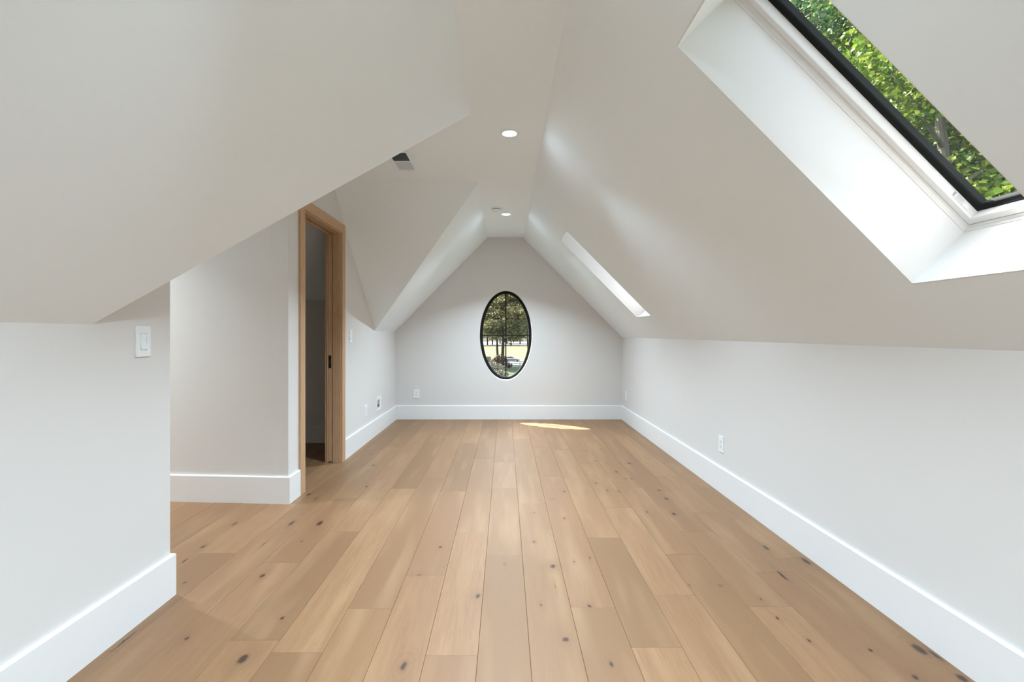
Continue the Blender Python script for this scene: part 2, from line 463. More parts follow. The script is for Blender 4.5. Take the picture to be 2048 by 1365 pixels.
# back of the room behind the camera, with an added window for fill light
bwx0, bwx1, bwz0, bwz1 = -1.0, 1.0, 0.25, 1.65
mb = MB()
for (x0, x1, z0, z1) in ((XL - .2, bwx0, -.1, H + .2), (bwx1, XR + .2, -.1, H + .2), (bwx0, bwx1, -.1, bwz0), (bwx0, bwx1, bwz1, H + .2)):
    mb.box(x0, x1, YB - .15, YB, z0, z1)
struct('wall_back', mb, M['wall'], 'white gable wall behind the camera', 'wall')

def slab(name, polys, m, label, thick=0.05, up=True):
    """polygons solid outwards (away from the room)"""
    mb = MB()
    for poly in polys:
        P = [Vector(p) for p in poly]
        nrm = Vector((0, 0, 0))
        for i in range(len(P)):
            a, b_ = P[i], P[(i + 1) % len(P)]
            nrm += Vector(((a.y - b_.y) * (a.z + b_.z), (a.z - b_.z) * (a.x + b_.x), (a.x - b_.x) * (a.y + b_.y)))
        nrm.normalize()
        if nrm.z < 0: nrm = -nrm
        n = len(P)
        mb.add(P + [p + nrm * thick for p in P], [tuple(range(n)), tuple(range(n, 2 * n))[::-1]] + [(i, (i + 1) % n, (i + 1) % n + n, i + n) for i in range(n)])
    return struct(name, mb, m, label, 'ceiling')

YE = YF + .1
slab('ceiling', [[(-0.232, YE, H), (XCR, YE, H), (XCR, YB - .1, H), (-0.17, YB - .1, H), VT, DT],
                 [VT, DT, (XH - .05, DT[1], H), (XH - .05, VT[1], H)]], M['ceil'], 'narrow flat white ceiling along the ridge')
slab('ceiling_slope_left_near', [[(-0.17, YB - .1, H), VT, VB, (XL, YB - .1, VB[2])]], M['ceil'], 'large white sloped ceiling on the near left')
slab('ceiling_slope_left_far', [[(-0.232, YE, H), DT, DB, (XL, YE, KL)]], M['ceil'], 'bright white sloped ceiling on the far left')
slab('ceiling_slope_dormer_far', [[DT, DB, (XH - .05, DB[1], DB[2]), (XH - .05, DT[1], H)]], M['ceil'], 'grey shaded triangular dormer slope above the door')
slab('ceiling_slope_dormer_near', [[VT, VB, (XH - .05, VB[1], VB[2]), (XH - .05, VT[1], H)]], M['ceil'], 'dormer slope hidden behind the near left ceiling')

# right slope with the roof window openings
def slope(x, y, n=0.0):
    """point on the right slope at plan position, n metres out of the room"""
    q = math.sqrt(1 + K * K)
    return Vector((x + n * K / q, y, H - (x - XCR) * K + n / q))
SX0, SX1 = 0.573, 1.354
SKY = [(1.091 * sc, 1.562 * sc), (4.378 * sc, 4.835 * sc), (-2.19 * sc, -1.72 * sc)]  # third opening is the added one behind the camera
G_ = 0.003               # the lining overlaps the raw edge of the opening
ycut = sorted([YB - .1, YE] + [y for p in SKY for y in (p[0] - G_, p[1] + G_)])
xcut = [XCR, SX0 - G_, SX1 + G_, XR + .03]
polys = []
for i in range(len(ycut) - 1):
    for j in range(3):
        mid = (ycut[i] + ycut[i + 1]) / 2
        if j == 1 and any(a < mid < b_ for a, b_ in SKY): continue
        polys.append([slope(xcut[j], ycut[i]), slope(xcut[j + 1], ycut[i]), slope(xcut[j + 1], ycut[i + 1]), slope(xcut[j], ycut[i + 1])])
# one welded sheet, then thickened
mb = MB()
for p in polys: mb.add(p, [(0, 1, 2, 3)])
so_ = struct('ceiling_slope_right', mb, M['ceil'], 'long white sloped ceiling on the right with roof windows', 'ceiling')
for p in so_.data.polygons:
    pass
bm = bmesh.new(); bm.from_mesh(so_.data); bm.normal_update()
if bm.faces[:][0].normal.z > 0: bmesh.ops.reverse_faces(bm, faces=bm.faces[:])
bm.to_mesh(so_.data); bm.free()
md = so_.modifiers.new('thickness', 'SOLIDIFY'); md.thickness = 0.05; md.offset = -1

# ------------------------------------------------------------------ roof windows (skylights)
RD = 0.241
def ring(mb, prof, x0, x1, y0, y1, closed=True):
    """sweep a (w inward, n outward) profile round the opening with mitred corners"""
    q = math.sqrt(1 + K * K); o = len(mb.v); n = len(prof)
    for (w, d) in prof:
        dx = w / q
        for (x, y) in ((x0 + dx, y0 + w), (x1 - dx, y0 + w), (x1 - dx, y1 - w), (x0 + dx, y1 - w)):
            mb.v.append(tuple(slope(x, y, d)))
    rng = n if closed else n - 1
    for i in range(rng):
        a, b_ = i, (i + 1) % n
        for k in range(4):
            mb.f.append((o + a * 4 + k, o + a * 4 + (k + 1) % 4, o + b_ * 4 + (k + 1) % 4, o + b_ * 4 + k))
    return mb
def skylight(num, y0, y1, label, sticker):
    c = slope((SX0 + SX1) / 2, (y0 + y1) / 2, RD)
    root = empty('window_%d' % num); tag(root, label, 'skylight', kind='structure')
    args = (SX0, SX1, y0, y1)
    ring(MB(), [(0, -.0003), (0, RD), (-.02, RD), (-.02, .060), (-.0035, -.0003)], *args).build('reveal', M['trim'], root)
    ring(MB(), [(.0, RD), (.003, RD), (.003, .243), (.003, .258), (.010, .262), (.012, .30), (-.03, .30), (-.03, RD)], *args).build('frame', M['trim'], root)
    sash = ring(MB(), [(.012, .262), (.014, .259), (.034, .259), (.036, .262), (.038, .290), (.030, .300), (.012, .300)], *args).build('sash', M['trim'], root)
    ring(MB(), [(.036, .2885), (.045, .2870), (.056, .2905), (.058, .2945), (.058, .305), (.036, .305)], *args).build('gasket', M['gasket'], sash)
    q = math.sqrt(1 + K * K); w = .05; dx = w / q
    g = MB()
    P = [slope(SX0 + dx, y0 + w, .295), slope(SX1 - dx, y0 + w, .295), slope(SX1 - dx, y1 - w, .295), slope(SX0 + dx, y1 - w, .295)]
    g.add(P, [(0, 1, 2, 3)])
    g.build('glass_pane', M['glass'], sash, fix=False)
    # outer cladding
    ring(MB(), [(-.03, .30), (.05, .30), (.05, .325), (-.05, .325), (-.05, .05), (-.03, .05)], *args).build('cladding', M['gasket'], root)
    if sticker:
        # small printed type label on the side of the sash
        def sp(v, d, e=0.0006):
            x = SX1 - .036 / q - v / q
            return tuple(slope(x, y1 - .0375 - e, d))
        def bar(v0, v1, d0, d1, e): return [sp(v0, d0, e), sp(v1, d0, e), sp(v1, d1, e), sp(v0, d1, e)]
        st = MB().add(bar(.030, .100, .2665, .286, .0005), [(0, 1, 2, 3)]).build('type_label', plain('label_paper', (.84, .84, .84), .5), sash, fix=False)
        pr = MB()
        pr.add(bar(.091, .098, .268, .284, .0009), [(0, 1, 2, 3)])
        for i in range(6):
            d0 = .2685 + i * .0027
            pr.add(bar(.050 + .004 * (i % 3), .087 - .003 * (i % 2), d0, d0 + .0009, .0009), [(0, 1, 2, 3)])
        pr.build('label_print', plain('label_ink', (.36, .36, .36), .6), sash, fix=False)
    return root
skylight(2, *SKY[0], 'large white roof window at the upper right, trees beyond its glass', True)
skylight(3, *SKY[1], 'far roof window seen only as a bright white slanted recess', False)
skylight(4, *SKY[2], 'added unseen roof window behind the camera', False)  # added out of view for more daylight

# ------------------------------------------------------------------ oval window
win = empty('window_1', (WX, YF, WZ)); tag(win, 'tall oval window with black frame and cross bars in the gable wall', 'window', kind='structure')
def ell_ring(mb, prof, seg=96):
    """profile of (inset, y); each inset shrinks both half axes"""
    o = len(mb.v); n = len(prof)
    for (i_, y) in prof:
        for k in range(seg):
            a = 2 * math.pi * k / seg
            mb.v.append(((WA - i_) * math.cos(a), y, (WB - i_) * math.sin(a)))
    for i in range(n):
        j = (i + 1) % n
        for k in range(seg):
            mb.f.append((o + i * seg + k, o + i * seg + (k + 1) % seg, o + j * seg + (k + 1) % seg, o + j * seg + k))
    return mb
ell_ring(MB(), [(0.001, .085), (.010, .083), (.030, .088), (.037, .096), (.038, .150), (.001, .150)]).build('frame', M['black'], win, smooth=True)
ga, gb = WA - .036, WB - .036
bars = MB().box(-.008, .008, .105, .115, -gb, gb, .002).build('vertical_bar', M['black'], win)
MB().box(-ga, ga, .106, .114, -.0075, .0075, .002).build('horizontal_bar', M['black'], win)
for qx in (1, -1):
    for qz in (1, -1):
        n = 24; pts = [(qx * .004, .110, qz * .004)]
        for i in range(n + 1):
            a = math.pi / 2 * i / n; pts.append((qx * max(.004, ga * math.cos(a)), .110, qz * max(.004, gb * math.sin(a))))
        MB().add(pts, [tuple(range(len(pts)))]).build('glass_pane', M['glass'], win, fix=False)

# added back window, unseen, lets in fill light
bw = empty('window_5', (0, YB, 0)); tag(bw, 'added unseen window behind the camera', 'window', kind='structure')
mb = MB()
for (x0, x1, z0, z1) in ((bwx0, bwx0 + .05, bwz0, bwz1), (bwx1 - .05, bwx1, bwz0, bwz1), (bwx0, bwx1, bwz0, bwz0 + .05), (bwx0, bwx1, bwz1 - .05, bwz1), (-.02, .02, bwz0, bwz1)):
    mb.box(x0, x1, -.11, -.05, z0, z1)
mb.build('frame', M['black'], bw)
MB().add([(bwx0, -.08, bwz0), (bwx1, -.08, bwz0), (bwx1, -.08, bwz1), (bwx0, -.08, bwz1)], [(0, 1, 2, 3)]).build('glass_pane', M['glass'], bw, fix=False)

# ------------------------------------------------------------------ baseboards
BH, BT = 0.184, 0.016
def base_prof(mb, p0, p1, nrm, e0=0.0, e1=0.0):
    """board along p0-p1 on a wall whose room side is nrm"""
    p0, p1, nv = Vector((*p0, 0)), Vector((*p1, 0)), Vector((*nrm, 0)).normalized()
    d = (p1 - p0).normalized()
    prof = [(0, 0), (BT, 0), (BT, BH - .005), (BT - .004, BH), (0, BH)]
    v = []
    for (p, e) in ((p0, -e0), (p1, e1)):
        for (t, z) in prof:
            q_ = p + nv * t + d * e * (t / BT); v.append((q_.x, q_.y, z))
    n = len(prof)
    mb.add(v, [tuple(range(n)), tuple(range(n, 2 * n))[::-1]] + [(i, (i + 1) % n, (i + 1) % n + n, i + n) for i in range(n)])
    return mb
struct('baseboard_right', base_prof(MB(), (XR, YB), (XR, YF), (-1, 0), 0, -BT), M['trim'], 'tall white baseboard along the right wall', 'baseboard')
struct('baseboard_far', base_prof(MB(), (XL, YF), (XR, YF), (0, -1), -BT, -BT), M['trim'], 'white baseboard under the oval window', 'baseboard')
mb = base_prof(MB(), (XL, YB), (XL, Y1), (1, 0), 0, BT); base_prof(mb, (XL, Y1), (XH, Y1), (0, 1), BT, 0)
struct('baseboard_left_near', mb, M['trim'], 'white baseboard wrapping the near left wall end', 'baseboard')
CO0, CO1 = F * 1.45 / 408.0, F * 1.45 / 319.0      # casing outer edges
mb = base_prof(MB(), (XL, Y2), (XL, CO0), (1, 0), BT, 0)
base_prof(mb, (XH, Y2 + tl * (XL - XH)), (XL, Y2), (tl, -1), 0, BT)
struct('baseboard_hall', mb, M['trim'], 'white baseboard round the hall corner beside the door', 'baseboard')
struct('baseboard_left_far', base_prof(MB(), (XL, CO1), (XL, YF), (1, 0), 0, -BT), M['trim'], 'white baseboard between the door and the gable wall', 'baseboard')
struct('baseboard_closet', base_prof(MB(), (-3.2, YC), (XL - WT, YC), (0, -1)), M['trim'], 'white baseboard inside the dim closet', 'baseboard')

# ------------------------------------------------------------------ pocket door in oak casing
door = empty('door_1', (XL, (DY0 + DY1) / 2, 0)); tag(door, 'open pocket door in a plain oak casing on the left wall', 'door', kind='structure')
dy = (DY0 + DY1) / 2
CW = 0.018
def dbox(name, x0, x1, y0, y1, z0, z1, m, parent=door, ch=0.0015):
    return MB().box(x0, x1, y0 - dy, y1 - dy, z0, z1, ch).build(name, m, parent)
for sgn, xa, xb in ((1, 0.0, CW), (-1, -WT - CW, -WT)):
    dbox('casing_side', xa, xb, CO0, DY0, 0, DZ + .0, M['oak_v'])
    dbox('casing_side', xa, xb, DY1, CO1, 0, DZ + .0, M['oak_v'])
    dbox('casing_head', xa, xb, CO0, CO1, DZ, DZ + .08, M['oak_h'])
# jambs stand a few millimetres inside the casing edge
dbox('jamb', -WT, .003, DY0 - .012, DY0 + .006, 0, DZ - .006, M['oak_v'])
fx = -0.068
dbox('split_jamb', fx, .003, DY1 - .007, DY1 + .012, 0, DZ - .006, M['oak_v'])
dbox('split_jamb', -WT, -.108, DY1 - .007, DY1 + .012, 0, DZ - .006, M['oak_v'])
dbox('head_jamb', fx, .003, DY0 - .01, DY1 + .012, DZ - .008, DZ + .012, M['oak_h'])
dbox('head_jamb', -WT, -.108, DY0 - .01, DY1 + .012, DZ - .008, DZ + .012, M['oak_h'])
leaf = dbox('door_leaf', -.1065, -.0745, DY1 - .005, DY1 + .72, .012, DZ + .02, M['oak_v'])
zl = EYE + (CY - 724) * DY1 / F
pl = dbox('latch_plate', -.104, -.080, DY1 - .0068, DY1 - .004, zl - .057, zl + .057, M['bronze'], leaf, .0008)
for dz in (-.046, .046):
    MB().box(-.094, -.090, DY1 - .0076 - dy, DY1 - .0062 - dy, zl + dz - .002, zl + dz + .002, .0004).build('screw', M['steel'], leaf)
MB().box(-.098, -.086, DY1 - .0073 - dy, DY1 - .0062 - dy, zl - .018, zl + .018, .0004).build('latch_slot', M['slot'], leaf)

# ------------------------------------------------------------------ switches and outlets
def frame_for(wall, y_or_x, z):
    """matrix whose x runs along the wall, y up, z into the room"""
    if wall == 'left':  return Matrix(((0, 0, 1, XL), (1, 0, 0, y_or_x), (0, 1, 0, z), (0, 0, 0, 1)))
    if wall == 'right': return Matrix(((0, 0, -1, XR), (-1, 0, 0, y_or_x), (0, 1, 0, z), (0, 0, 0, 1)))
    if wall == 'far':   return Matrix(((1, 0, 0, y_or_x), (0, 0, -1, YF), (0, 1, 0, z), (0, 0, 0, 1)))
def rrect(w, h, r, n=5):
    P = []
    for cx, cy, a0 in ((w / 2 - r, h / 2 - r, 0), (-w / 2 + r, h / 2 - r, 90), (-w / 2 + r, -h / 2 + r, 180), (w / 2 - r, -h / 2 + r, 270)):
        for i in range(n + 1):
            a = math.radians(a0 + 90 * i / n); P.append((cx + r * math.cos(a), cy + r * math.sin(a)))
    return P
def plate_mb(w, h, t, r=.004, hole=None):
    mb = MB(); P = rrect(w, h, r); Q = rrect(w - .004, h - .004, max(r - .001, .001)); n = len(P)
    v = [(x, y, 0) for x, y in P] + [(x, y, t - .0015) for x, y in P] + [(x, y, t) for x, y in Q]
    f = [tuple(range(n))[::-1]]
    for a in (0, n):
        f += [(a + i, a + (i + 1) % n, a + n + (i + 1) % n, a + n + i) for i in range(n)]
    if hole:
        w2, h2 = hole; R = rrect(w2, h2, .0015); o = len(v); v += [(x, y, t) for x, y in R]
        v += [(x, y, .001) for x, y in R]
        f += [(2 * n + i, 2 * n + (i + 1) % n, o + (i + 1) % n, o + i) for i in range(n)]
        f += [(o + i, o + (i + 1) % n, o + n + (i + 1) % n, o + n + i) for i in range(n)]
        f.append(tuple(range(o + n, o + 2 * n)))
    else: f.append(tuple(range(2 * n, 3 * n)))
    return mb.add(v, f)
def switch(wall, p, z, label, w=.078, h=.124):
    r = empty('light_switch'); r.matrix_world = frame_for(wall, p, z); tag(r, label, 'light switch')
    pl_ = plate_mb(w, h, .0065, .005, (.0345, .068)).build('cover_plate', M['white'], r)
    # rocker tilted: lower half proud
    v = [(-.0155, -.0325, .0095), (.0155, -.0325, .0095), (.0155, 0, .0058), (-.0155, 0, .0058), (.0155, .0325, .0072), (-.0155, .0325, .0072),
         (-.0155, -.0325, 0), (.0155, -.0325, 0), (.0155, .0325, 0), (-.0155, .0325, 0)]
    MB().add(v, [(0, 1, 2, 3), (3, 2, 4, 5), (0, 6, 7, 1), (5, 4, 8, 9), (0, 3, 5, 9, 6), (1, 7, 8, 4, 2), (6, 9, 8, 7)]).build('rocker', M['white'], r)
    return r
def outlet(wall, p, z, label, w=.074, h=.119):
    r = empty('wall_outlet'); r.matrix_world = frame_for(wall, p, z); tag(r, label, 'outlet', 'duplex outlets low on the walls')
    plate_mb(w, h, .006, .004, (.0345, .068)).build('cover_plate', M['white'], r)
    ins = MB().box(-.0165, .0165, -.0332, .0332, .001, .0072, .001).build('socket_face', M['white'], r)
    for s in (-1, 1):
        cy = s * .0175
        MB().box(-.0078, -.0052, cy - .0015, cy + .0085, .0068, .0075).build('slot', M['slot'], ins)
        MB().box(.0052, .0074, cy - .0008, cy + .0076, .0068, .0075).build('slot', M['slot'], ins)
        MB().prism([(.0028 * math.cos(a * math.pi / 6), cy - .0075 + .0028 * math.sin(a * math.pi / 6)) for a in range(12)], 'z', .0068, .0075).build('ground_hole', M['slot'], ins)
    return r
yl = lambda px: F * (-XL) / (CX - px)
yr = lambda px: F * XR / (px - CX)
switch('left', (yl(269.5) + yl(299)) / 2, EYE + (CY - 683.5) * yl(284) / F, 'large white rocker switch on the near left wall by its edge')
switch('left', yl(700.8), EYE + (CY - 672.5) * yl(700.8) / F, 'small white rocker switch just right of the oak door casing')
outlet('left', yl(731.5), EYE + (CY - 821.5) * yl(731.5) / F, 'white outlet low on the left wall, nearest the oak door')
outlet('right', yr(1443), EYE + (CY - 889) * yr(1443) / F, 'white outlet in the middle of the long right wall')
outlet('right', yr(1252.5), EYE + (CY - 792) * yr(1252.5) / F, 'white outlet on the right wall at the gable corner')
outlet('far', (833 - CX) / 149.0, EYE + (CY - 788) / 149.0, 'white outlet on the gable wall left of the oval window', .08, .121)
# recessed media box
r = empty('media_box'); r.matrix_world = frame_for('left', yl(757.2), EYE + (CY - 807) * yl(757.5) / F); tag(r, 'white recessed cable box with dark opening low on the left wall by the corner', 'cable box')
fl = MB(); w, h = .20, .165; ox, oy = -.02, .0
for (x0, x1, y0, y1) in ((-w / 2, ox - .055, -h / 2, h / 2), (ox + .055, w / 2, -h / 2, h / 2), (ox - .055, ox + .055, -h / 2, oy - .046), (ox - .055, ox + .055, oy + .046, h / 2)):
    fl.box(x0, x1, y0, y1, 0, .006)
fl.build('flange', M['white'], r)
MB().box(ox - .055, ox + .055, oy - .046, oy + .046, .0003, .0012).build('box_back', M['grey'], r)
MB().box(ox - .03, ox + .012, oy - .035, oy - .005, .0012, .004, .001).build('cable_port', M['slot'], r)

# ------------------------------------------------------------------ ceiling fittings
def downlight(x, y, label, watts, colr=(0.69, 0.86, 1.0), z=H):
    r = empty('recessed_light', (x, y, z)); tag(r, label, 'ceiling light', 'recessed ceiling lights')
    MB().lathe([(.061, 0), (.060, -.003), (.056, -.005), (.048, -.005), (.046, -.002), (.046, 0)], 48).build('trim_ring', M['fitting'], r, smooth=True)
    MB().lathe([(.0465, -.0022), (.030, -.0026), (.0001, -.0028)], 48).build('lens', M['lamp'], r, fix=False)
    ld = bpy.data.lights.new('lamp_light', 'AREA'); ld.shape = 'DISK'; ld.size = .09; ld.energy = watts; ld.color = colr; ld.spread = math.radians(115)
    ld.energy = watts * .955
    lo_ = bpy.data.objects.new('lamp_light', ld); lo_.location = (0, 0, -.006); link(lo_, r)
    lw = ld.copy(); lw.spread = math.radians(180); lw.energy = watts * .045      # stray light of the diffusing lens
    lo_ = bpy.data.objects.new('lamp_glow', lw); lo_.location = (0, 0, -.007); link(lo_, r)
    return r
yc = lambda py: F * (H - EYE) / (CY - py)
yA, yBq = yc(266.5), yc(428.5)
downlight((1019 - CX) * yA / F, yA, 'round lit recessed light, nearer one, in the ridge ceiling', LAMP)
downlight((1012 - CX) * yBq / F, yBq, 'round lit recessed light, farther one, beside the smoke detector', LAMP)
downlight(.03, yA - 2.06, 'added unseen recessed light above the camera', LAMP)  # out of view, added to light the room
downlight(.03, yA - 4.12, 'added unseen recessed light behind the camera', LAMP)  # likewise added, behind the view
downlight(-3.2, (VT[1] + Y2) / 2, 'added unseen recessed light in the side hall ceiling', ADDED_HALL_LAMP, (.80, .88, .92))  # lamp out of view, added to light the hall wall

ysd = yc(417)
sd = empty('smoke_detector', ((993.3 - CX) * ysd / F, ysd, H)); tag(sd, 'round white smoke detector on the ridge ceiling', 'smoke detector')
MB().lathe([(.060, 0), (.060, -.008), (.055, -.011), (.0001, -.011)], 40).build('base', M['fitting'], sd, smooth=True)
MB().lathe([(.047, -.011), (.047, -.017), (.0001, -.017)], 40).build('vent_gap', M['grey'], sd, smooth=True)
MB().lathe([(.0001, -.017), (.052, -.017), (.053, -.026), (.046, -.036), (.030, -.041), (.0001, -.042)], 40).build('cover', M['fitting'], sd, smooth=True)
MB().lathe([(.009, -.040), (.009, -.0445), (.0001, -.0445)], 20, (.012, -.012, 0)).build('test_button', M['fitting'], sd, smooth=True)

# ceiling register with louvres thrown two ways
yv0, yv1 = yc(300.4), yc(341.0)
vx0, vx1 = -0.862, -0.672
vent = empty('ceiling_vent', ((vx0 + vx1) / 2, (yv0 + yv1) / 2, H)); tag(vent, 'white two-way louvred air vent in the dormer ceiling', 'air vent')
hw, hl = (vx1 - vx0) / 2, (yv1 - yv0) / 2; b_ = .034
mb = MB()
for (x0, x1, y0, y1) in ((-hw, -hw + b_, -hl, hl), (hw - b_, hw, -hl, hl), (-hw + b_, hw - b_, -hl, -hl + b_), (-hw + b_, hw - b_, hl - b_, hl)):
    mb.box(x0, x1, y0, y1, -.007, 0)
mb.build('frame', M['fitting'], vent)
MB().box(-hw + b_, hw - b_, -hl + b_, hl - b_, -.0012, -.0004).build('duct', M['duct'], vent)
MB().box(-hw + b_, hw - b_, -.004, .004, -.0075, -.001).build('divider', M['fitting'], vent)
ns = 13
for half in (-1, 1):
    for i in range(ns):
        t = (i + .5) / ns * (hl - b_ - .006) + .004
        y = half * t; lean = -half * .0065
        MB().add([(-hw + b_, y - lean, -.0070), (hw - b_, y - lean, -.0070), (hw - b_, y + lean, -.0018), (-hw + b_, y + lean, -.0018),
                  (-hw + b_, y - lean, -.0078), (hw - b_, y - lean, -.0078), (hw - b_, y + lean, -.0026), (-hw + b_, y + lean, -.0026)],
                 [(0, 1, 2, 3), (7, 6, 5, 4), (0, 4, 5, 1), (2, 6, 7, 3), (1, 5, 6, 2), (0, 3, 7, 4)]).build('louvre', M['grille'], vent)
for s in (-1, 1):
    MB().lathe([(.004, -.007), (.004, -.0085), (.0001, -.009)], 12, (0.01 * s, s * (hl - .014), 0)).build('screw', M['steel'], vent)

# ------------------------------------------------------------------ outdoors
GZ = -6.35                 # the room is an attic: the ground lies two floors down
def leaf_mat(name, c1, c2, c3):
    m, nt, b, o = mat_new(name)
    rp = nt.nodes.new('ShaderNodeNewGeometry').outputs['Random Per Island']
    c = ramp(nt, rp, [(0.0, c1), (0.5, c2), (1.0, c3)])
    nt.links.new(c, b.inputs['Base Color']); b.inputs['Roughness'].default_value = 0.55
    b.inputs['Specular IOR Level'].default_value = 0.3
    tr = nt.nodes.new('ShaderNodeBsdfTranslucent'); nt.links.new(c, tr.inputs[0])
    mx = nt.nodes.new('ShaderNodeMixShader'); mx.inputs[0].default_value = 0.35
    nt.links.new(b.outputs[0], mx.inputs[1]); nt.links.new(tr.outputs[0], mx.inputs[2]); nt.links.new(mx.outputs[0], o.inputs['Surface'])
    return m
def bark_mat(name, c):
    m, nt, b, o = mat_new(name)
    g = nt.nodes.new('ShaderNodeNewGeometry').outputs['Position']
    n1 = noise(nt, mapping(nt, g, (6, 6, 1.2)), 3, 4)
    nt.links.new(mixc(nt, n1, c, tuple(x * .4 for x in c)), b.inputs['Base Color']); b.inputs['Roughness'].default_value = .9
    return m
M['leaf_a'] = leaf_mat('leaves_bright_green', (.035, .080, .012), (.11, .175, .020), (.26, .31, .045))
M['leaf_b'] = leaf_mat('leaves_deep_green', (.014, .045, .018), (.035, .085, .026), (.085, .13, .035))
M['leaf_c'] = leaf_mat('leaves_olive_brown', (.075, .085, .032), (.17, .16, .065), (.32, .25, .15))
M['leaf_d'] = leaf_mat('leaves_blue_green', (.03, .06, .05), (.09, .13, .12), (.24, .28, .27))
M['leaf_e'] = leaf_mat('leaves_red_brown', (.06, .028, .022), (.10, .055, .04), (.16, .10, .07))
M['leaf_f'] = leaf_mat('leaves_grey_green', (.06, .062, .045), (.11, .11, .08), (.18, .165, .13))
M['bark'] = bark_mat('bark_grey', (.17, .15, .125))
M['bark2'] = bark_mat('bark_brown', (.05, .038, .028))

rng = np.random.default_rng(11)
def leaf_mesh(name, cen, size, m, parent, flat=0.35):
    """one small folded blade per centre"""
    n = len(cen)
    a = rng.normal(size=(n, 3)); a[:, 2] *= .6; a /= np.linalg.norm(a, axis=1)[:, None]
    b_ = rng.normal(size=(n, 3)); b_ -= a * (a * b_).sum(1)[:, None]; b_ /= np.linalg.norm(b_, axis=1)[:, None]
    c = np.cross(a, b_)
    L = size * (0.6 + 0.8 * rng.random((n, 1))); W = L * .33
    v = np.empty((n, 4, 3))
    v[:, 0] = cen - a * L * .5; v[:, 2] = cen + a * L * .5
    v[:, 1] = cen + b_ * W + c * W * flat; v[:, 3] = cen - b_ * W + c * W * flat
    me = bpy.data.meshes.new(name)
    me.vertices.add(n * 4); me.vertices.foreach_set('co', v.reshape(-1))
    idx = np.arange(n * 4).reshape(n, 4)
    tri = np.concatenate([idx[:, [0, 1, 2]], idx[:, [0, 2, 3]]], 1).reshape(-1)
    me.loops.add(n * 6); me.loops.foreach_set('vertex_index', tri.astype(np.int32))
    me.polygons.add(n * 2); me.polygons.foreach_set('loop_start', (np.arange(n * 2) * 3).astype(np.int32))
    me.update(calc_edges=True); me.validate(); me.materials.append(m)
    o = bpy.data.objects.new(name, me); link(o, parent); o['kind'] = 'stuff'
    return o
def tree(x, y, h, crown, label, m, leaves, lsize, bark='bark', lean=(0, 0), trunk_r=.22, fork=.45, lo=.32, nbr=16, group=None, name='tree', spread=.62):
    root = empty(name, (x, y, GZ)); tag(root, label, 'tree', group)
    rr = random.Random(int(abs(x * 131 + y * 17)))
    tk = MB(); P = []
    nseg = 8
    for i in range(nseg + 1):
        t = i / nseg
        P.append(Vector((lean[0] * t + rr.uniform(-.12, .12) * (t > 0), lean[1] * t + rr.uniform(-.12, .12) * (t > 0), h * .93 * t)))
    tk.tube(P, [trunk_r * (1 - .85 * i / nseg) for i in range(nseg + 1)], 9)
    tk.build('trunk', M[bark], root, smooth=True)
    br = MB(); tips = []
    for i in range(nbr):
        t = lo + (0.97 - lo) * (i + rr.random()) / nbr
        k = min(int(t * nseg), nseg - 1); p0 = P[k].lerp(P[k + 1], t * nseg - k)
        az = i * 2.399 + rr.uniform(-.4, .4)
        ln = crown * (1.0 - .55 * abs(t - .55) / .55) * rr.uniform(.7, 1.1)
        up = rr.uniform(.25, .75)
        d = Vector((math.cos(az), math.sin(az), up))
        q = [p0]
        for s in range(1, 5):
            q.append(p0 + d * ln * s / 4 + Vector((rr.uniform(-.2, .2), rr.uniform(-.2, .2), rr.uniform(-.15, .2))) * ln * .25)
        r0 = trunk_r * (1 - .8 * t) * .5
        br.tube(q, [r0, r0 * .75, r0 * .5, r0 * .3, r0 * .12], 6)
        tips += [(q[2], ln * .30), (q[3], ln * .34), (q[4], ln * .38)]
        for s in range(2):
            e = q[2 + s] + Vector((rr.uniform(-1, 1), rr.uniform(-1, 1), rr.uniform(-.3, .6))) * ln * .5
            br.tube([q[2 + s], (q[2 + s] + e) / 2 + Vector((0, 0, .08 * ln)), e], [r0 * .4, r0 * .25, r0 * .1], 5); tips.append((e, ln * .34))
    tips.append((P[-1], crown * .4))
    br.build('branches', M[bark], root, smooth=True)
    tp = np.array([tuple(p) for p, _ in tips]); ts = np.array([s for _, s in tips])
    # many small leaf sprays around the branch ends
    nsp = max(6, leaves // 26)
    ch = rng.integers(0, len(tp), nsp)
    sp = tp[ch] + rng.normal(size=(nsp, 3)) * (ts[ch] * spread)[:, None] * np.array([1, 1, .8])
    per = leaves // nsp
    cen = np.repeat(sp, per, 0) + rng.normal(size=(nsp * per, 3)) * lsize * np.array([1.25, 1.25, .55])
    leaf_mesh('foliage', cen, lsize, m, root)
    return root
def shrub(x, y, r, h, label, m, leaves, lsize, group=None, name='shrub'):
    root = empty(name, (x, y, GZ)); tag(root, label, 'shrub', group)
    st = MB()
    for k in range(6):
        a = k * 1.05; st.tube([(0, 0, 0), (math.cos(a) * r * .3, math.sin(a) * r * .3, h * .45), (math.cos(a) * r * .55, math.sin(a) * r * .55, h * .8)], [.05 * h, .035 * h, .015 * h], 5)
    st.build('stems', M['bark2'], root)
    d = rng.normal(size=(leaves, 3)); d /= np.linalg.norm(d, axis=1)[:, None]; d *= (rng.random((leaves, 1)) ** .4)
    cen = d * np.array([r, r, h * .5]) + np.array([0, 0, h * .55])
    leaf_mesh('foliage', cen, lsize, m, root)
    return root

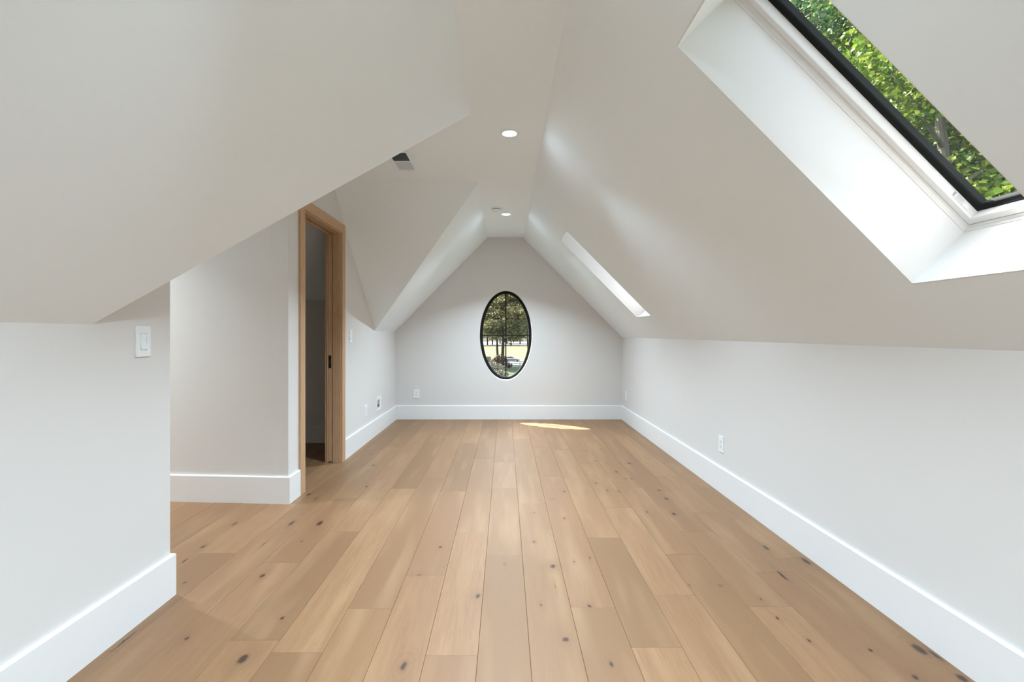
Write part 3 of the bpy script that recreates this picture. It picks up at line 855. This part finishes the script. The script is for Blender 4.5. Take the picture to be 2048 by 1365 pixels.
# ground
def ground_mat(name, c1, c2, s):
    m, nt, b, o = mat_new(name)
    g = nt.nodes.new('ShaderNodeNewGeometry').outputs['Position']
    n1 = noise(nt, g, s, 5, .6)
    nt.links.new(mixc(nt, ramp(nt, n1, [(.35, (0, 0, 0)), (.65, (1, 1, 1))]), c1, c2), b.inputs['Base Color']); b.inputs['Roughness'].default_value = .95
    return m
def flat(name, x0, x1, y0, y1, z, m, label, cat):
    o = MB().box(x0, x1, y0, y1, z - .3, z).build(name, m); return tag(o, label, cat, kind='structure')
flat('lawn', -150, 180, -60, 113, GZ, ground_mat('lawn_grass', (.016, .045, .010), (.032, .068, .013), .35), 'green lawn below the oval window', 'lawn')
flat('road', -250, 280, 113, 136, GZ + .02, ground_mat('road_asphalt', (.075, .075, .08), (.095, .094, .095), .4), 'pale grey road behind the white fence', 'road')
flat('meadow', -400, 450, 136, 280, GZ, ground_mat('meadow_grass', (.056, .064, .008), (.075, .079, .014), .08), 'sunny yellow-green meadow across the road', 'meadow')

flat('road_far', -500, 560, 280, 420, GZ + .02, ground_mat('pale_gravel', (.14, .125, .125), (.17, .155, .155), .1), 'pale strip beyond the meadow', 'road')

# trees beyond the big roof window (right of the house)
RT = [(8.6, 9.6, 17, 3.2, 'leaf_a', 26000, .13, 'tall bright green tree nearest the roof window'),
      (11.8, 10.4, 17.5, 3.5, 'leaf_a', 26000, .135, 'bright green tree with forked pale trunk right of the nearest tree'),
      (7.6, 13.4, 18.5, 3.6, 'leaf_b', 22000, .15, 'deep green tree behind the nearest tree'),
      (14.2, 12.6, 16.5, 3.8, 'leaf_b', 24000, .15, 'deep green tree low in the roof window'),
      (11.0, 15.6, 20, 4.2, 'leaf_a', 22000, .18, 'tall yellow-green tree behind the forked trunk'),
      (17.5, 15.5, 18.5, 4.4, 'leaf_b', 20000, .19, 'dark green tree at the lower right of the roof window'),
      (15.5, 21.0, 22, 5.0, 'leaf_a', 16000, .24, 'light green tree far behind the others'),
      (9.5, 22.0, 23, 5.2, 'leaf_b', 16000, .24, 'dark tree closing the gap at the top of the roof window'),
      (22.0, 22.0, 22, 5.5, 'leaf_b', 16000, .26, 'dark tree farthest to the right')]
for i, (x, y, h, cr, m, n, ls, lb) in enumerate(RT):
    tree(x, y, h, cr, lb, M[m], n, ls, 'bark', (rnd.uniform(-1.0, 1.0), rnd.uniform(-.8, .8)), .19 + .05 * rnd.random(), lo=.28, nbr=20, group='trees beyond the roof window')

# view through the oval window
def gp(px, py):                       # ground point seen at a pixel
    y = F * (EYE - GZ) / (py - CY); return ((px - CX) * y / F, y)
x, y = gp(1004.5, 738)
tree(x, y, 17.5, 6.0, 'big olive-brown tree with thick trunk left of the window bar', M['leaf_c'], 9000, .55, 'bark2', (.4, 0), .42, lo=.36, nbr=22, group='trees beyond the oval window')
x, y = gp(995.5, 732)
tree(x, y, 16.5, 5.5, 'olive tree with slimmer trunk beside the big one', M['leaf_c'], 7000, .55, 'bark2', (-.6, 0), .33, lo=.40, nbr=20, group='trees beyond the oval window')
x, y = gp(1046, 728)
tree(x + 1.5, y, 20, 5.5, 'olive green tree hanging over the right panes', M['leaf_c'], 6000, .55, 'bark2', (-1.0, 0), .3, lo=.58, nbr=18, group='trees beyond the oval window')
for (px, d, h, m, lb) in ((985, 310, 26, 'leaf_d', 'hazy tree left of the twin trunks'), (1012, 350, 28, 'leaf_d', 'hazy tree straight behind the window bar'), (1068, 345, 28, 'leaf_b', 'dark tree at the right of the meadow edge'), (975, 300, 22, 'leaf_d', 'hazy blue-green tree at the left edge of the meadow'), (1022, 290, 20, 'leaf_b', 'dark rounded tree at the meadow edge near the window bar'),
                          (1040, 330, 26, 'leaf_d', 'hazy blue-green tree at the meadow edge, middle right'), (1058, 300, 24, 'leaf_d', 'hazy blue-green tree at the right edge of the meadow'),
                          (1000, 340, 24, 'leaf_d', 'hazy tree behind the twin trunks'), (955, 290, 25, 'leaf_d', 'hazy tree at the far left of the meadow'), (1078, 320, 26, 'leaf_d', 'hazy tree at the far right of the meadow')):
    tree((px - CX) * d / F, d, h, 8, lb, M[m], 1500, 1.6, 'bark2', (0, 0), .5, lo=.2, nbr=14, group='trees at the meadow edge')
x, y = gp(1000, 739); shrub(x, y - 3, 1.7, 3.1, 'red-brown shrub at the foot of the twin trunks', M['leaf_e'], 900, .35)
x, y = gp(1018, 737); shrub(x, y, .8, 1.1, 'low purple-brown shrub right of the big trunk', M['leaf_e'], 350, .25)
x, y = gp(985, 748); shrub(x, y, 2.2, 2.0, 'pale grey-green shrub low at the left of the oval window', M['leaf_f'], 900, .3)
x, y = gp(999, 757); shrub(x, y, 1.7, 1.4, 'pale grey-green shrub at the bottom of the oval window', M['leaf_f'], 700, .28)
x, y = gp(965, 738); shrub(x, y, 2.4, 2.6, 'grey-green shrub at the left edge of the oval window', M['leaf_f'], 900, .33)

# white three-rail fence
M['fence'] = plain('fence_paint', (.30, .30, .29), .6)
fy = F * (EYE - GZ) / (735 - CY)
fen = empty('rail_fence', (0, fy, GZ)); tag(fen, 'white three-rail fence along the road', 'fence')
fx0 = (1040 - CX) * fy / F
posts = [fx0 + 2.44 * k for k in range(-8, 7)]
for xp in posts:
    MB().box(xp - .07, xp + .07, -.07, .07, 0, 1.42, .02).build('post', M['fence'], fen)
for a, c in zip(posts[:-1], posts[1:]):
    for z in (.42, .82, 1.22):
        MB().box(a, c, -.02, .02, z - .08, z + .08, .008).build('rail', M['fence'], fen)

# silver car parked on the road, nose to the right
M['car'] = plain('car_paint_silver', (.16, .165, .19), .3, .0)
M['carglass'] = plain('car_glass', (.03, .035, .04), .08)
M['tyre'] = plain('tyre_rubber', (.02, .02, .02), .8)
M['lampg'] = plain('headlamp', (.75, .75, .72), .2)
cx, cy = gp(1022.5, 724)
car = empty('parked_car', (cx, cy, GZ + .02)); car.rotation_euler.z = math.radians(-14)
tag(car, 'silver parked car behind the white fence', 'car')
def loft(mb, secs):
    n = len(secs[0]); o = len(mb.v)
    for s in secs: mb.v += s
    for i in range(len(secs) - 1):
        for k in range(n): mb.f.append((o + i * n + k, o + i * n + (k + 1) % n, o + (i + 1) * n + (k + 1) % n, o + (i + 1) * n + k))
    mb.f.append(tuple(o + k for k in range(n))[::-1]); mb.f.append(tuple(o + (len(secs) - 1) * n + k for k in range(n)))
    return mb
def csec(x, w, z0, z1, r=.12):
    return [(x, yy, zz) for yy, zz in ((-w, z0 + r), (-w + r, z0), (w - r, z0), (w, z0 + r), (w, z1 - r), (w - r, z1), (-w + r, z1), (-w, z1 - r))]
loft(MB(), [csec(-2.3, .70, .40, .82), csec(-2.2, .84, .28, .95), csec(-1.2, .90, .22, .98), csec(.6, .90, .22, .96), csec(1.5, .88, .24, .88), csec(2.15, .82, .28, .76), csec(2.3, .66, .36, .66, .08)]).build('body', M['car'], car, smooth=True)
loft(MB(), [csec(-1.75, .66, .90, 1.06, .05), csec(-1.1, .62, .92, 1.40, .08), csec(-.2, .62, .92, 1.46, .08), csec(.35, .62, .92, 1.40, .08), csec(1.15, .68, .88, .98, .04)]).build('cabin', M['car'], car, smooth=True)
for s in (-1, 1):
    MB().add([(-1.45, s * .70, .99), (-1.0, s * .645, 1.33), (-.25, s * .640, 1.38), (-.25, s * .70, .99)], [(0, 1, 2, 3)]).build('side_window', M['carglass'], car)
    MB().add([(-.18, s * .70, .99), (-.18, s * .640, 1.38), (.30, s * .640, 1.34), (.92, s * .71, .99)], [(0, 1, 2, 3)]).build('side_window', M['carglass'], car)
    MB().box(2.12, 2.27, s * .62 - .14, s * .62 + .14, .56, .70, .03).build('headlamp', M['lampg'], car)
    for xw in (-1.4, 1.4):
        w_ = MB().prism([(xw + .33 * math.cos(a * math.pi / 10), .33 + .33 * math.sin(a * math.pi / 10)) for a in range(20)], 'y', s * .92, s * .72).build('wheel', M['tyre'], car)
        MB().prism([(xw + .2 * math.cos(a * math.pi / 8), .33 + .2 * math.sin(a * math.pi / 8)) for a in range(16)], 'y', s * .93, s * .915).build('wheel_rim', M['steel'], w_)
MB().add([(.42, -.56, 1.385), (.42, .56, 1.385), (1.10, .60, .985), (1.10, -.60, .985)], [(0, 1, 2, 3)]).build('windscreen', M['carglass'], car)

# dark green roadside box
x, y = gp(978, 724)
bx = empty('utility_box', (x, y, GZ + .02)); tag(bx, 'dark green roadside box at the left of the oval window', 'utility box')
MB().box(-.5, .5, -.35, .35, 0, 1.25, .05).build('body', plain('box_green', (.02, .06, .05), .5), bx)
MB().box(-.54, .54, -.39, .39, 1.25, 1.38, .04).build('lid', plain('box_lid', (.03, .08, .065), .5), bx)
